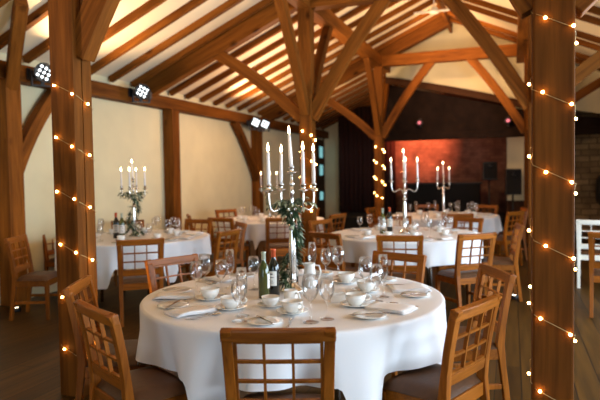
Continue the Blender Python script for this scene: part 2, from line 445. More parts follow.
def loudspeaker(loc, rz, w, h, dpt, stand, label):
    t = empty('loudspeaker', label, 'loudspeaker', loc, rz)
    z0 = stand
    m = MB(); m.box((-w/2, -dpt/2, z0), (w/2, dpt/2, z0+h)); m.build('cabinet', 'black', t, .02)
    m = MB(); m.box((-w*.44, -dpt/2-.012, z0+.03), (w*.44, -dpt/2-.001, z0+h-.03)); m.build('grille', 'blackm', t, .004)
    m = MB(); m.lathe([(w*.16, 0), (w*.12, .02), (.02, .035)], 16); g = m.build('horn', 'black', t, 0, (0, -dpt/2-.03, z0+h*.78)); g.rotation_euler = (PI/2, 0, 0)
    if stand > .05:
        m = MB(); m.tube([(0,0,.25), (0,0,z0)], .02); m.build('pole', 'black', t)
        for k in range(3):
            a = 2*PI*k/3+.3
            m = MB(); m.tube([(0,0,.45), (.34*math.cos(a), .34*math.sin(a), .012)], .012); m.build('leg', 'black', t)
    return t
loudspeaker((-.52, 14.85, 0), .2, .34, .44, .3, 1.28, 'black loudspeaker on a stand in front of the red lit brick')
loudspeaker((.02, 14.95, 0), .1, .36, .62, .34, .92, 'black loudspeaker on a stand before the pale return wall')

# loudspeaker bracketed on the stone wall
t = empty('wall_loudspeaker', 'rounded black loudspeaker hung on the stone wall', 'loudspeaker', (2.12, 15.5, 1.0))
m = MB(); m.lathe([(.0, -.36), (.2, -.345), (.27, -.25), (.29, 0), (.27, .25), (.2, .345), (0, .36)], 24); m.build('cabinet', 'black', t, 0, (0, -.32, 0))
m = MB(); m.box((-.03, -.06, -.06), (.03, .048, .06)); m.build('bracket', 'black', t)

# ------------------------------------------------------------------ stage lamps on the wall plate
def stage_lamp(loc, yaw, tilt, label, nled=9):
    t = empty('stage_lamp', label, 'stage lamp', loc, yaw)
    # local -Y is the beam direction
    m = MB(); m.box((-.02, .06, -.13), (.02, .10, .13));  m.box((-.13, .03, -.14), (-.115, .1, .03)); m.box((.115, .03, -.14), (.13, .1, .03)); m.box((-.13, .03, -.155), (.13, .1, -.14)); m.build('yoke', 'black', t)
    m = MB(); m.box((-.165, -.03, -.05), (-.03, .03, -.02)); m.box((-.186, -.08, -.07), (-.165, .42, .06)); m.box((-.165, .20, -.06), (-.09, .40, .05))
    br = m.build('wall_bracket', 'black', t, .006); br.rotation_euler = (0, 0, -yaw)
    h = MB(); h.lathe([(.0, .13), (.07, .13), (.10, .08), (.112, -.02), (.115, -.05), (.105, -.05), (.10, -.035), (0, -.035)], 24)
    b = h.build('housing', 'black', t); b.rotation_euler = (PI/2+tilt, 0, 0)
    # rotate profile so that -z_local of the lathe points along -Y
    b.rotation_euler = (-PI/2+tilt, 0, 0)
    pos = [(i*.054, j*.054) for i in (-1, 0, 1) for j in (-1, 0, 1)]
    ca, sa = math.cos(.45), math.sin(.45)
    for px, pz in [(a*ca-c*sa, a*sa+c*ca) for a, c in pos[:nled]]:
        l = MB(); l.lathe([(0, -.045), (.0135, -.044), (.0155, -.0365)], 14)
        l.build('led', 'led', b, 0, (px, pz, 0))
    return t
stage_lamp((XL+.40, 5.5, 2.72), .95, .1, 'round black stage lamp with white leds next to the near fairy lit post')
stage_lamp((XL+.40, 7.45, 2.75), .85, .1, 'black stage lamp with white leds on the beam at mid wall')
a = stage_lamp((XL+.40, 11.55, 2.62), .7, .05, 'black stage lamp on the wall beam, near one of a touching pair')
a = stage_lamp((XL+.40, 12.05, 2.62), .7, .05, 'black stage lamp on the wall beam, far one of a touching pair')
for y, nme in ((16.95, 'small pink stage lamp above the glazed door, one nearer the slender post'), (17.35, 'small pink stage lamp above the glazed door, one farther from the slender post')):
    t = empty('pink_lamp', nme, 'lamp', (XL+.1, y, 2.72))
    m = MB(); m.lathe([(0, -.07), (.09, -.06), (.1, .06), (0, .07)], 16); g = m.build('housing', 'black', t, 0, (0, 0, 0)); g.rotation_euler = (0, PI/2, 0)
    m = MB(); m.lathe([(0, -.012), (.085, -.006), (.085, .0)], 16); g = m.build('lens', 'pinkled', t, 0, (.085, 0, 0)); g.rotation_euler = (0, -PI/2, 0)
for (x, z), nme in (((-1.98, 2.62), 'small pink stage lamp on the dark fascia above the red wall'), ((-.08, 2.58), 'small pink stage lamp on the dark fascia beside the pale return wall')):
    t = empty('pink_lamp', nme, 'lamp', (x, GY-.17, z))
    m = MB(); m.lathe([(0, -.06), (.07, -.05), (.08, .05), (0, .06)], 16); g = m.build('housing', 'black', t, 0); g.rotation_euler = (PI/2, 0, 0)
    m = MB(); m.box((-.02, .05, -.1), (.02, .188, .1)); m.build('bracket', 'black', t)
    m = MB(); m.lathe([(0, -.012), (.04, -.006), (.04, .0)], 16); g = m.build('lens', 'pinkled', t, 0, (0, -.065, 0)); g.rotation_euler = (-PI/2, 0, 0)
# small pale cable lamp under the ridge
t = empty('ceiling_fitting', 'small white fitting hanging below the ridge', 'light fitting', (RIDGE_X, 10.6, 4.28))
m = MB(); m.tube([(0,0,.12), (0,0,.45)], .012); m.build('rod', 'cream_tone', t)
m = MB(); m.lathe([(.0, .12), (.05, .11), (.09, .03), (.08, 0), (0, 0)], 16); m.build('shade', 'cream_tone', t)
m = MB(); m.box((-.35, -.02, .02), (.35, .02, .05)); m.build('arm', 'cream_tone', t)

# ------------------------------------------------------------------ fairy lights
def fairy(cx, cy, half, zlo, zhi, pitch, phase, label, rb=.008, extra=0):
    t = empty('fairy_lights', label, 'string lights', (cx, cy, 0))
    h = half+.006; per = 8*half
    def pt(s):
        q = (s % per)/(2*half); k = int(q) % 4; fr = (q-int(q))*2*half-half
        return [(fr, -h), (h, fr), (-fr, h), (-h, -fr)][k]
    turns = (zhi-zlo)/pitch; n = int(turns*16)
    pts = []
    for i in range(n+1):
        s = phase + per*turns*i/n; x, y = pt(s)
        pts.append((x, y, zhi-(zhi-zlo)*i/n))
    m = MB(); m.tube(pts, .0016, 5); m.build('wire', 'wire', t)
    b = MB(); b.lathe([(0, -rb), (rb*.7, -rb*.7), (rb, 0), (rb*.7, rb*.7), (0, rb)], 8)
    proto = None; sp = per/6; nb = int(turns*6)
    for i in range(nb):
        s = phase + (i+.5+random.uniform(-.1, .1))*sp; fr = (s-phase)/(per*turns); x, y = pt(s)
        k = 1+(rb*.9)/half
        loc = (x*k, y*k, zhi-(zhi-zlo)*fr+random.uniform(-.008, .008))
        if proto is None: proto = b.build('bulb', 'bulb', t, 0, loc)
        else:
            c = proto.copy(); C.objects.link(c); c.location = loc
    return t
fairy(PL, FR[0], PW/2, .25, 2.11, .35, -.012, 'warm fairy lights wound round the near post by the lattice chairs')
fairy(PR, FR[0], PW/2, .12, 2.61, .37, -.012, 'warm fairy lights wound round the broad post by the open floor')
fairy(PL, FR[1], PW/2, .9, 2.12, .36, -.012, 'warm fairy lights wound round the post behind the tall candelabrum', .013)
fairy(PL, FR[2], PW/2, .9, 2.10, .36, -.012, 'warm fairy lights wound round the orange post before the stage', .012)

# ------------------------------------------------------------------ chairs
def make_chair():
    root = empty('lattice_chair', 'x', 'chair')
    W = .46
    def prof(z):     # centre line of the back post in Y
        if z < .44: return -.235+.055*(z/.44)
        t = (z-.44)/.42
        return -.18-.035*t-.035*t*t
    for sgn in (-1, 1):
        zs = [0, .15, .3, .44, .55, .66, .76, .82, .855]
        pts = [(sgn*(W/2-.024-(.012 if z < .44 else .012*(1-(z-.44)/.42))), prof(z)-(.012 if z > .85 else 0), z) for z in zs]
        m = MB(); m.sweep(pts, [(.036, .036)]*3+[(.042, .046)]+[(.044, .036)]*4+[(.044, .03)], (1,0,0)); m.build('back_post', 'chair', root, .004)
        m = MB(); m.sweep([(sgn*.195, .145, 0), (sgn*.195, .145, .40)], [(.03, .03), (.042, .042)], (1,0,0)); m.build('leg', 'chair', root, .004)
        m = MB(); m.box((sgn*.195-.011, -.19, .17), (sgn*.195+.011, .13, .20)); m.build('stretcher', 'chair', root, .003)
    # seat rails
    m = MB(); m.box((-.20, .132, .35), (.20, .158, .415)); m.box((-.20, -.195, .35), (.20, -.17, .415))
    m.box((-.208, -.17, .35), (-.184, .132, .415)); m.box((.184, -.17, .35), (.208, .132, .415)); m.build('seat_rail', 'chairx', root, .003)
    # cushion
    m = MB(); n = 10; vs = []
    def cz(u, v): return .418+.045*(max(0, 1-abs(u)**5)*max(0, 1-abs(v)**5))**.5
    for j in range(n+1):
        for i in range(n+1):
            u, v = 2*i/n-1, 2*j/n-1; wd = .212+(v+1)*.006
            vs.append((u*wd, v*.175-.01, cz(u, v)))
    fs = [(j*(n+1)+i, j*(n+1)+i+1, (j+1)*(n+1)+i+1, (j+1)*(n+1)+i) for j in range(n) for i in range(n)]
    m.add(vs, fs, True)
    m.add([(x, y, .416) for x, y, z in vs], [f[::-1] for f in fs], False)
    m.build('seat_cushion', 'cushion', root)
    # top rail, gently bowed backwards in plan
    def bar(name, z, hgt, thick, x0, x1, bow, nseg=8, zc=None):
        m = MB(); pts = []
        for i in range(nseg+1):
            x = x0+(x1-x0)*i/nseg; b = bow*(1-(2*(x)/W)**2)
            pts.append((x, prof(z)-b, z))
        m.sweep(pts, (hgt, thick), (0, -.16, 1)); return m
    m = bar('top_rail', .832, .05, .036, -W/2+.001, W/2-.001, .012); m.build('top_rail', 'chairx', root, .006)
    m = bar('lower_rail', .517, .05, .024, -W/2+.05, W/2-.05, .008); m.build('lower_rail', 'chairx', root, .003)
    # lattice: thin frame and a 3 by 3 grid
    m = MB(); zlo, zhi = .548, .803; xl = W/2-.057
    for i, x in enumerate((-xl, -xl/3, xl/3, xl)):
        pts = [(x, prof(z)-.010*(1-(2*x/W)**2), z) for z in (zlo, (zlo+zhi)/2, zhi)]
        m.sweep(pts, (.014 if i in (0, 3) else .011, .018), (1,0,0))
    for z in (zlo+.0, zlo+(zhi-zlo)/3, zlo+2*(zhi-zlo)/3, zhi):
        pts = [(x, prof(z)-.010*(1-(2*x/W)**2), z) for x in (-xl, -xl/2, 0, xl/2, xl)]
        m.sweep(pts, (.012, .016), (0, -.16, 1))
    m.build('lattice', 'chair', root)
    return root

CH = make_chair(); USED = [False]
def chair(cx, cy, ang, dist, label, turn=0., group=None):
    """ang: direction from the table centre (world radians); faces the centre"""
    o = CH if not USED[0] else copy_tree(CH)
    USED[0] = True
    x, y = cx+(dist-.235)*math.cos(ang), cy+(dist-.235)*math.sin(ang)
    o.location = (x, y, 0); o.rotation_euler = (0, 0, ang+PI/2+turn)
    o['label'] = label
    if group: o['group'] = group
    elif 'group' in o: del o['group']
    return o
R = math.radians

# ------------------------------------------------------------------ tables with cloths
TZ = .745
def table(cx, cy, r, dents, label, clabel, seed, drop=.45):
    t = empty('round_table', label, 'table', (cx, cy, 0), 0)
    m = MB(); m.lathe([(0, TZ-.035), (r-.012, TZ-.035), (r-.004, TZ-.03), (r-.004, TZ-.012), (r-.012, TZ-.006), (0, TZ-.006)], 56); m.build('tabletop', 'tabley', t)
    for k in range(4):
        a = PI/4+k*PI/2+.2
        m = MB(); m.tube([(.42*math.cos(a), .42*math.sin(a), 0), (.40*math.cos(a), .40*math.sin(a), TZ-.035)], .018); m.build('leg', 'steel', t)
    rnd = random.Random(seed)
    ph = [rnd.uniform(0, 6.28) for _ in range(6)]
    NA, NS = 260, 18
    vs = [(0, 0, TZ)]; fs = []
    rings = [(r*.35, TZ), (r*.7, TZ), (r*.93, TZ), (r*.985, TZ-.0008), (r+.002, TZ-.004), (r+.007, TZ-.012)]
    prof = [(rr, z, 0) for rr, z in rings]
    for j in range(1, NS+1):
        s = j/NS; prof.append((r+.008, TZ-.012-drop*s, s))
    for rr, z, s in prof:
        for i in range(NA):
            a = 2*PI*i/NA
            f = (abs(math.sin(6.5*a+ph[0]+.5*math.sin(4*a)))*1.5-.9+math.sin(12*a+ph[1]+.8*math.sin(3*a+ph[2]))*.6+math.sin(25*a+ph[3]+math.sin(5*a))*.28)
            f = max(-1.3, min(1.3, f))
            wmax = 0
            for da, dl in dents:           # over a seat the cloth ends on the cushion
                dd = abs((a-da+PI) % (2*PI)-PI)
                w = 1 - min(1, max(0, (dd-.275)/.10)); wmax = max(wmax, w*w*(3-2*w))
            zz = z
            rad = rr
            if s > 0:
                zb = TZ-.012-drop + .018*math.sin(4*a+ph[5]) + .012*f
                zb = zb*(1-wmax) + (.484+.004*f)*wmax
                zz = (TZ-.012)*(1-s)+zb*s
                hgt = (TZ-.012-zz)/drop
                rad = rr + hgt**1.05*(.085*f-.025)
            vs.append((rad*math.cos(a), rad*math.sin(a), zz))
    for i in range(NA): fs.append((0, 1+i, 1+(i+1) % NA))
    for j in range(len(prof)-1):
        for i in range(NA):
            a, b = 1+j*NA+i, 1+j*NA+(i+1) % NA
            fs.append((a, a+NA, b+NA, b))
    m = MB(); m.add(vs, fs, True)
    c = m.build('tablecloth', 'cloth', None, 0, (cx, cy, 0))
    tag(c, clabel, 'tablecloth')
    return t
T1 = (-1.25, 3.28, .89); T2 = (-4.34, 5.99, .9); T3 = (-1.22, 7.0, .9); T4 = (-1.10, 10.2, .9); T5 = (-3.80, 8.95, .9)

def dang(cx, cy, lst): return [a for a in lst]
c1 = [(-72, 1.215, 'lattice back chair seen from behind at the front table'),
      (-22.6, 1.175, 'pale orange lattice chair turned towards the front table, beside the open floor'),
      (25.5, 1.27, 'lattice chair partly behind the chair beside the open floor'),
      (69, 1.21, 'lattice chair across the front table, facing viewer, behind the cluster of three glasses'),
      (109, 1.27, 'lattice chair across the front table behind the wine bottles'),
      (156, 1.27, 'lattice chair across the front table facing viewer, by the plaster wall side'),
      (-155, 1.25, 'lattice chair standing against the near fairy lit post'),
      (-119.4, 1.20, 'lattice chair nearest the viewer in front of the fairy lit post')]
table(*T1, [(R(a), d) for a, d, l in c1], 'large round table hidden under the front white cloth', 'white cloth with deep folds draped over the front table', 1)
for a, d, l in c1: chair(T1[0], T1[1], R(a), d, l)
c2 = [(-52, 1.45, 'brown lattice chair with its back to viewer at the table by the plaster wall'),
      (-5, 1.34, 'light lattice chair seen edge on at the table by the plaster wall'),
      (42, 1.34, 'orange lattice chair on the far side of the plaster wall table'),
      (85, 1.34, 'lattice chair behind the candelabrum of the plaster wall table'),
      (130, 1.28, 'lattice chair tucked between plaster wall and its table'),
      (178, 1.28, 'lattice chair facing viewer between near post and plaster wall'),
      (-110, 1.42, 'lattice chair seen from its side beside the wall post')]
table(*T2, [(R(a), d) for a, d, l in c2], 'round table hidden under the white cloth by the plaster wall', 'white cloth on the table beside the plaster wall', 2)
for a, d, l in c2: chair(T2[0], T2[1], R(a), d, l, -.85 if a == -110 else 0)
c3 = [(-82, 1.31, 'dark lattice chair with its back to viewer at the middle table'),
      (-118, 1.33, 'dark lattice chair angled towards the middle table, beside the slender post'),
      (-48, 1.33, 'light brown lattice chair turned to the middle table, nearest the broad post'),
      (8, 1.30, 'lattice chair on the stone wall side of the middle table'),
      (60, 1.32, 'lattice chair on the far stage side of the middle table'),
      (105, 1.32, 'lattice chair behind the candelabrum of the middle table'),
      (158, 1.30, 'pale lattice chair beyond the slender post facing viewer')]
table(*T3, [(R(a), d) for a, d, l in c3], 'round table hidden under the middle white cloth', 'white cloth on the middle table behind the dark lattice chair', 3)
for a, d, l in c3: chair(T3[0], T3[1], R(a), d, l)
c4 = [(-75, 1.32, 'small distant lattice chair with its back to viewer at the stage table'),
      (-30, 1.32, 'distant lattice chair at the stage table turned from the stone wall'),
      (12, 1.32, 'distant lattice chair on the stone wall side of the stage table'),
      (60, 1.32, 'distant lattice chair beside the loudspeakers at the stage table'),
      (110, 1.32, 'distant lattice chair backing onto the stage'),
      (170, 1.32, 'distant lattice chair at the stage table beside the orange post')]
table(*T4, [(R(a), d) for a, d, l in c4], 'round table hidden under the white cloth nearest the stage', 'white cloth on the distant table nearest the stage', 4)
for a, d, l in c4: chair(T4[0], T4[1], R(a), d, l)
c5 = [(-60, 1.32, 'dark red brown lattice chair, back to viewer, behind the bottles'),
      (-100, 1.32, 'dark lattice chair at the far wall table next to the edge on chair'),
      (-15, 1.32, 'lattice chair at the far wall table beside the slender post'),
      (-145, 1.32, 'orange lattice chair at the far wall table beside the plaster wall'),
      (80, 1.32, 'lattice chair on the far side of the far wall table'),
      (150, 1.32, 'lattice chair between plaster wall and the far wall table')]
table(*T5, [(R(a), d) for a, d, l in c5], 'round table hidden under the white cloth at the far wall', 'white cloth on the far wall table behind the tall candelabrum', 5)
for a, d, l in c5: chair(T5[0], T5[1], R(a), d, l)
# chairs on the far side of the broad post
chair(1.08, 9.15, R(-95), 1.2, 'cream lattice chair in front of the stone wall')
chair(1.08, 7.55, R(-97), 1.2, 'reddish brown lattice chair at the picture edge before the cream chair')
cream = [o for o in bpy.data.objects if o.get('label') == 'cream lattice chair in front of the stone wall'][0]
for ch in children(cream):
    if ch.name.split('.')[0] != 'seat_cushion':
        ch.data = ch.data.copy(); ch.data.materials[0] = M['cream_tone']  # this chair's frame is recoloured cream

# ------------------------------------------------------------------ tableware prototypes
def proto_empty(name, cat): return empty(name, 'x', cat)
def make_glass(name, cat, bowl, stem, rb, rf, flare=.8):
    o = MB()
    z0 = .004; zs = stem
    prof = [(rf, 0), (rf, .002), (rf*.5, .006), (.006, .012), (.0042, .03), (.004, zs-.01), (.007, zs), (rb*.55, zs+bowl*.08), (rb*.88, zs+bowl*.25), (rb, zs+bowl*.45), (rb*.95, zs+bowl*.72), (rb*flare, zs+bowl)]
    inner = [(rb*flare-.0012, zs+bowl), (rb*.95-.0012, zs+bowl*.72), (rb-.0012, zs+bowl*.45), (rb*.88-.0014, zs+bowl*.27), (rb*.5, zs+bowl*.11), (0, zs+bowl*.07)]
    o.lathe(prof+inner, 22)
    return o.build(name, 'glass')
P_wine = make_glass('wine_glass', 'glass', .105, .085, .035, .033, .76)
P_big = make_glass('wine_glass', 'glass', .118, .095, .039, .036, .76)
P_flute = make_glass('champagne_flute', 'glass', .15, .075, .027, .033, .85)
P_tum = MB(); P_tum.lathe([(.028, 0), (.031, .004), (.035, .09), (.0335, .09), (.0295, .012), (0, .01)], 20); P_tum = P_tum.build('water_tumbler', 'glass')
def handle(pts, r): 
    m = MB(); m.tube(pts, r, 8); return m
def make_cup():
    t = empty('tea_cup', 'x', 'cup')
    m = MB(); m.lathe([(.0, .003), (.024, .0), (.025, .005), (.036, .016), (.043, .035), (.0465, .058), (.0445, .058), (.041, .036), (.033, .018), (0, .010)], 26); m.build('bowl', 'china', t)
    h = handle([(.043, 0, .050), (.060, 0, .052), (.068, 0, .040), (.062, 0, .027), (.041, 0, .022)], .0042); h.build('handle', 'china', t)
    return t
P_cup = make_cup()
def make_mug():
    t = empty('milk_mug', 'x', 'mug')
    m = MB(); m.lathe([(0, .003), (.034, 0), (.037, .004), (.038, .09), (.0355, .09), (.034, .012), (0, .010)], 26); m.build('body', 'china', t)
    h = handle([(.036, 0, .077), (.058, 0, .076), (.066, 0, .055), (.058, 0, .030), (.036, 0, .022)], .0055); h.build('handle', 'china', t)
    return t
P_mug = make_mug()
P_bowl = MB(); P_bowl.lathe([(0, .004), (.028, 0), (.032, .006), (.046, .026), (.052, .050), (.0495, .050), (.043, .028), (.028, .010), (0, .008)], 26); P_bowl = P_bowl.build('sugar_bowl', 'china')
P_sau = MB(); P_sau.lathe([(0, .002), (.035, 0), (.040, .003), (.074, .014), (.0735, .0165), (.040, .007), (.026, .005), (0, .005)], 30); P_sau = P_sau.build('saucer', 'china')
P_plate = MB(); P_plate.lathe([(0, .002), (.05, 0), (.055, .003), (.086, .011), (.0855, .014), (.056, .007), (0, .006)], 34); P_plate = P_plate.build('side_plate', 'china')
def make_napkin():
    t = MB(); n = 8; w, l = .15, .235; vs = []
    def layer(z, sx, sy, rot, off):
        mm = MB()
        vs = []
        for j in range(n+1):
            for i in range(n+1):
                u, v = i/n-.5, j/n-.5
                x, y = u*w*sx+off[0], v*l*sy+off[1]
                c, s_ = math.cos(rot), math.sin(rot)
                zz = z+.003*math.sin(5*u+2*v)+.0025*math.cos(7*v+z*400)
                vs.append((x*c-y*s_, x*s_+y*c, zz))
        fs = [(j*(n+1)+i, j*(n+1)+i+1, (j+1)*(n+1)+i+1, (j+1)*(n+1)+i) for j in range(n) for i in range(n)]
        return vs, fs
    zc = [.0055, .0105, .0155]
    for k, z in enumerate(zc):
        vt, fs = layer(z+.0035, 1-.03*k, 1-.02*k, .02*k, (0, .004*k))
        vb, _ = layer(z-.001, 1-.03*k, 1-.02*k, .02*k, (0, .004*k))
        N1 = n+1; b = len(vt)
        rim = [i for i in range(N1)] + [j*N1+n for j in range(1, N1)] + [n*N1+i for i in range(n-1, -1, -1)] + [j*N1 for j in range(n-1, 0, -1)]
        side = [(rim[i], rim[i-1], b+rim[i-1], b+rim[i]) for i in range(len(rim))]
        t.add(vt+vb, fs+[[b+q for q in f[::-1]] for f in fs]+side, True)
    return t.build('napkin', 'napkin')
P_nap = make_napkin()
def make_knife():
    t = MB()
    t.sweep([(0, -.10, .004), (0, -.02, .004)], [(.012, .006), (.009, .005)], (1,0,0))
    t.sweep([(0, -.02, .004), (0, .05, .004), (.002, .09, .003), (.005, .105, .003)], [(.010, .002), (.016, .002), (.013, .0018), (.004, .0015)], (1,0,0))
    return t.build('knife', 'steel', None, .0006)
def make_fork():
    t = MB()
    t.sweep([(0, -.10, .003), (0, .02, .004), (0, .035, .008)], [(.012, .003), (.006, .003), (.008, .0025)], (1,0,0))
    t.sweep([(0, .035, .008), (0, .055, .006)], [(.009, .0025), (.022, .002)], (1,0,0))
    for x in (-.009, -.003, .003, .009): t.sweep([(x, .054, .006), (x, .08, .0045), (x, .095, .008)], [(.0035, .002), (.003, .002), (.002, .0015)], (1,0,0))
    return t.build('fork', 'steel')
def make_spoon():
    t = MB()
    t.sweep([(0, -.09, .003), (0, .03, .005)], [(.011, .003), (.006, .003)], (1,0,0))
    n = 14; vs = []; fs = []
    for z, r in ((.0065, 1), (.004, .8), (.0022, .45), (.0018, .02)):
        for k in range(n):
            a = 2*PI*k/n; vs.append((.017*r*math.cos(a), .055+.027*r*math.sin(a), z))
    for j in range(3):
        for k in range(n):
            a, b = j*n+k, j*n+(k+1) % n; fs.append((a, b, b+n, a+n))
    t.add(vs, fs, True)
    return t.build('spoon', 'steel')
P_knife, P_fork, P_spoon = make_knife(), make_fork(), make_spoon()
def make_bottle(glass, foil, broad, label_z=(.07, .165)):
    t = empty('wine_bottle', 'x', 'bottle')
    r = .037
    pr = [(0, .004), (r*.7, 0), (r, .006), (r, .185)] if broad else [(0, .004), (r*.7, 0), (r, .006), (r, .15), (r*.95, .175)]
    pr += [(r*.88, .205), (r*.55, .228), (.0145, .245), (.0135, .295), (.016, .296), (.016, .303), (.012, .304), (0, .304)]
    m = MB(); m.lathe(pr, 26); b = m.build('body', glass, t)
    m = MB(); m.lathe([(.0142, .252), (.0150, .253), (.0146, .292), (.0172, .294), (.0172, .3055), (0, .3065)], 20); m.build('capsule', foil, t)
    m = MB(); n = 20; vs = []
    for k in range(n+1):
        a = -PI/2-1.25+2.5*k/n
        vs += [((r+.0008)*math.cos(a), (r+.0008)*math.sin(a), label_z[0]), ((r+.0008)*math.cos(a), (r+.0008)*math.sin(a), label_z[1])]
    m.add(vs, [(2*k, 2*k+2, 2*k+3, 2*k+1) for k in range(n)], True)
    lb = m.build('paper_label', 'label', t)
    m = MB()
    for zz, wd, h in ((label_z[1]-.022, .55, .007), (label_z[1]-.042, .75, .004), (label_z[0]+.030, .6, .003), (label_z[0]+.018, .7, .003)):
        vs = []
        for k in range(9):
            a = -PI/2-wd+2*wd*k/8; vs += [((r+.0014)*math.cos(a), (r+.0014)*math.sin(a), zz), ((r+.0014)*math.cos(a), (r+.0014)*math.sin(a), zz+h)]
        m.add(vs, [(2*k, 2*k+2, 2*k+3, 2*k+1) for k in range(8)], True)
    m.build('label_bands', 'print', lb)
    return t
P_bg = make_bottle('glassg', 'foilg', False); P_bd = make_bottle('glassd', 'foilr', True)
def make_jug():
    t = empty('milk_jug', 'x', 'jug')
    m = MB(); m.lathe([(0, .004), (.036, 0), (.041, .006), (.043, .05), (.038, .10), (.033, .13), (.037, .155), (.0345, .155), (.031, .13), (.035, .10), (.038, .02), (0, .012)], 26); m.build('body', 'china', t)
    h = handle([(.035, 0, .14), (.060, 0, .138), (.070, 0, .10), (.060, 0, .055), (.041, 0, .045)], .005); h.build('handle', 'china', t)
    m = MB(); m.sweep([(-.030, 0, .140), (-.046, 0, .158)], [(.024, .012), (.012, .006)], (0,1,0)); m.build('spout', 'china', t, .002)
    return t
P_jug = make_jug()
def make_dish():
    m = MB(); m.box((-.055, -.04, 0), (.055, .04, .008)); m.box((-.055, -.04, .008), (-.049, .04, .04)); m.box((.049, -.04, .008), (.055, .04, .04)); m.box((-.049, -.04, .008), (.049, -.034, .04)); m.box((-.049, .034, .008), (.049, .04, .04))
    return m.build('butter_dish', 'china')
P_dish = make_dish()

def put(proto, x, y, z=TZ, rz=0, label='', cat='', group=None, s=1):
    o = copy_tree(proto); o.location = (x, y, z); o.rotation_euler = (0, 0, rz)
    if s != 1: o.scale = (s, s, s)
    if 'group' in o: del o['group']
    tag(o, label, cat, group); return o

CZ = TZ+.0012      # cloth surface incl. a hair of clearance
def setting(T, ang, who, jig=0, small=False, grp=None, r0=.735):
    """one place laid on the table: napkin in the middle, side plate with its knife on the diner's left, spoon and fork on the right"""
    cx, cy, _ = T; a = R(ang)
    rx, ry = math.cos(a), math.sin(a); tx, ty = -ry, rx       # t: anticlockwise = diner's right
    def P(r, t): return cx+rx*r+tx*t, cy+ry*r+ty*t
    rz = a+PI/2
    j = lambda s: random.uniform(-s, s)
    if grp: 
        L = lambda n: 'x'
    fr = who.endswith('seen from behind')
    x, y = P(r0-.02+j(.015), .0+j(.012))
    if not fr: put(P_nap, x, y, CZ, rz+j(.15), f'folded white napkin laid {who}', 'napkin', grp and 'napkins '+grp)
    x, y = P(r0-.03, (-.10 if fr else -.19)+j(.012)); put(P_plate, x, y, CZ, 0, f'small white side plate {who}', 'plate', grp and 'side plates '+grp)
    if not small:
        put(P_knife, x, y, CZ+.0125, rz+.5+j(.4), f'butter knife resting on the side plate {who}', 'knife')
        x, y = P(r0-.04, .02 if fr else .108); put(P_fork, x, y, CZ, rz+j(.1), f'dessert fork beside the napkin {who}', 'fork')
        x, y = P(r0-.045, .142)
        if not fr: put(P_spoon, x, y, CZ, rz+j(.1), f'dessert spoon beside the fork {who}', 'spoon')
whos = {-72: 'before the chair seen from behind', -22.6: 'before the chair beside the open floor', 25.5: 'before the chair behind the open floor chair',
        69: 'before the chair behind three clustered glasses', 109: 'before the chair behind the bottles', 156: 'before the far chair by the plaster wall',
        -155: 'before the chair against the near post', -119.4: 'before the chair in front of the near post'}
for a, w in whos.items(): setting(T1, a, w)
def cup_at(x, y, rz, what, saucer=True):
    if saucer: put(P_sau, x, y, CZ, 0, f'white saucer under the tea cup {what}', 'saucer', None, 1.15)
    put(P_cup, x, y, CZ+.0065, rz, f'white tea cup {what}', 'cup', None, 1.25).scale.z = 1.05
cup_at(-1.072, 2.80, -.5, 'in front of the milk mug')
cup_at(-1.425, 2.80, .4, 'nearest the chair in front of the near post')
cup_at(-1.655, 2.985, 2.2, 'among the glasses near the fairy lit post')
cup_at(-.80, 3.055, .5, 'nearest the chair beside the open floor')
cup_at(-.836, 3.45, 2.4, 'behind the cluster of three glasses')
cup_at(-1.03, 3.70, 1.2, 'at the far rim before the chair across the table')
put(P_bowl, -1.243, 2.92, CZ, 0, 'white sugar bowl beside the milk mug', 'bowl')
put(P_sau, -1.243, 2.92, CZ, 0, 'white saucer under the sugar bowl', 'saucer').location.z = CZ
[o for o in bpy.data.objects if o.get('label') == 'white sugar bowl beside the milk mug'][0].location.z = CZ+.006
put(P_mug, -1.138, 2.955, CZ, -.4, 'straight sided white milk mug with a handle', 'mug')
put(P_dish, -.925, 3.16, CZ, .5, 'small rectangular white dish behind the front wine glasses', 'dish')
put(P_jug, -1.215, 3.50, CZ, .3, 'tall white jug behind the foliage', 'jug')
G = [(P_big, -.921, 2.655, 'tallest wine glass right in front of the tea cup by the mug'), (P_wine, -.862, 2.735, 'wine glass just behind the tallest front wine glass'),
     (P_wine, -1.267, 2.575, 'wine glass standing above the top rail corner of the front chair'), (P_flute, -1.30, 2.68, 'slim flute beside the wine glass above the front chair'),
     (P_wine, -1.774, 3.04, 'outermost wine glass of the cluster near the fairy lit post'), (P_big, -1.80, 3.19, 'big wine glass at the back of the near post cluster'),
     (P_flute, -1.70, 3.34, 'slim flute behind the near post cluster of glasses'), (P_wine, -1.66, 3.14, 'wine glass on the candelabrum side of the near post cluster'),
     (P_wine, -1.53, 3.33, 'wine glass standing behind the green wine bottle'), (P_big, -.80, 3.29, 'big wine glass of the three clustered glasses'),
     (P_wine, -.715, 3.20, 'front wine glass of the three clustered glasses'), (P_flute, -.705, 3.33, 'slim flute of the three clustered glasses'),
     (P_wine, -1.20, 3.80, 'wine glass before the chair behind the bottles, middle one of three'), (P_flute, -1.31, 3.83, 'flute at the far rim nearest the candelabrum'),
     (P_big, -1.10, 3.76, 'big wine glass at the far rim beside the flute')]
for p, x, y, l in G: put(p, x, y, CZ, random.uniform(0, 3), l, 'glass', None, 1.1)
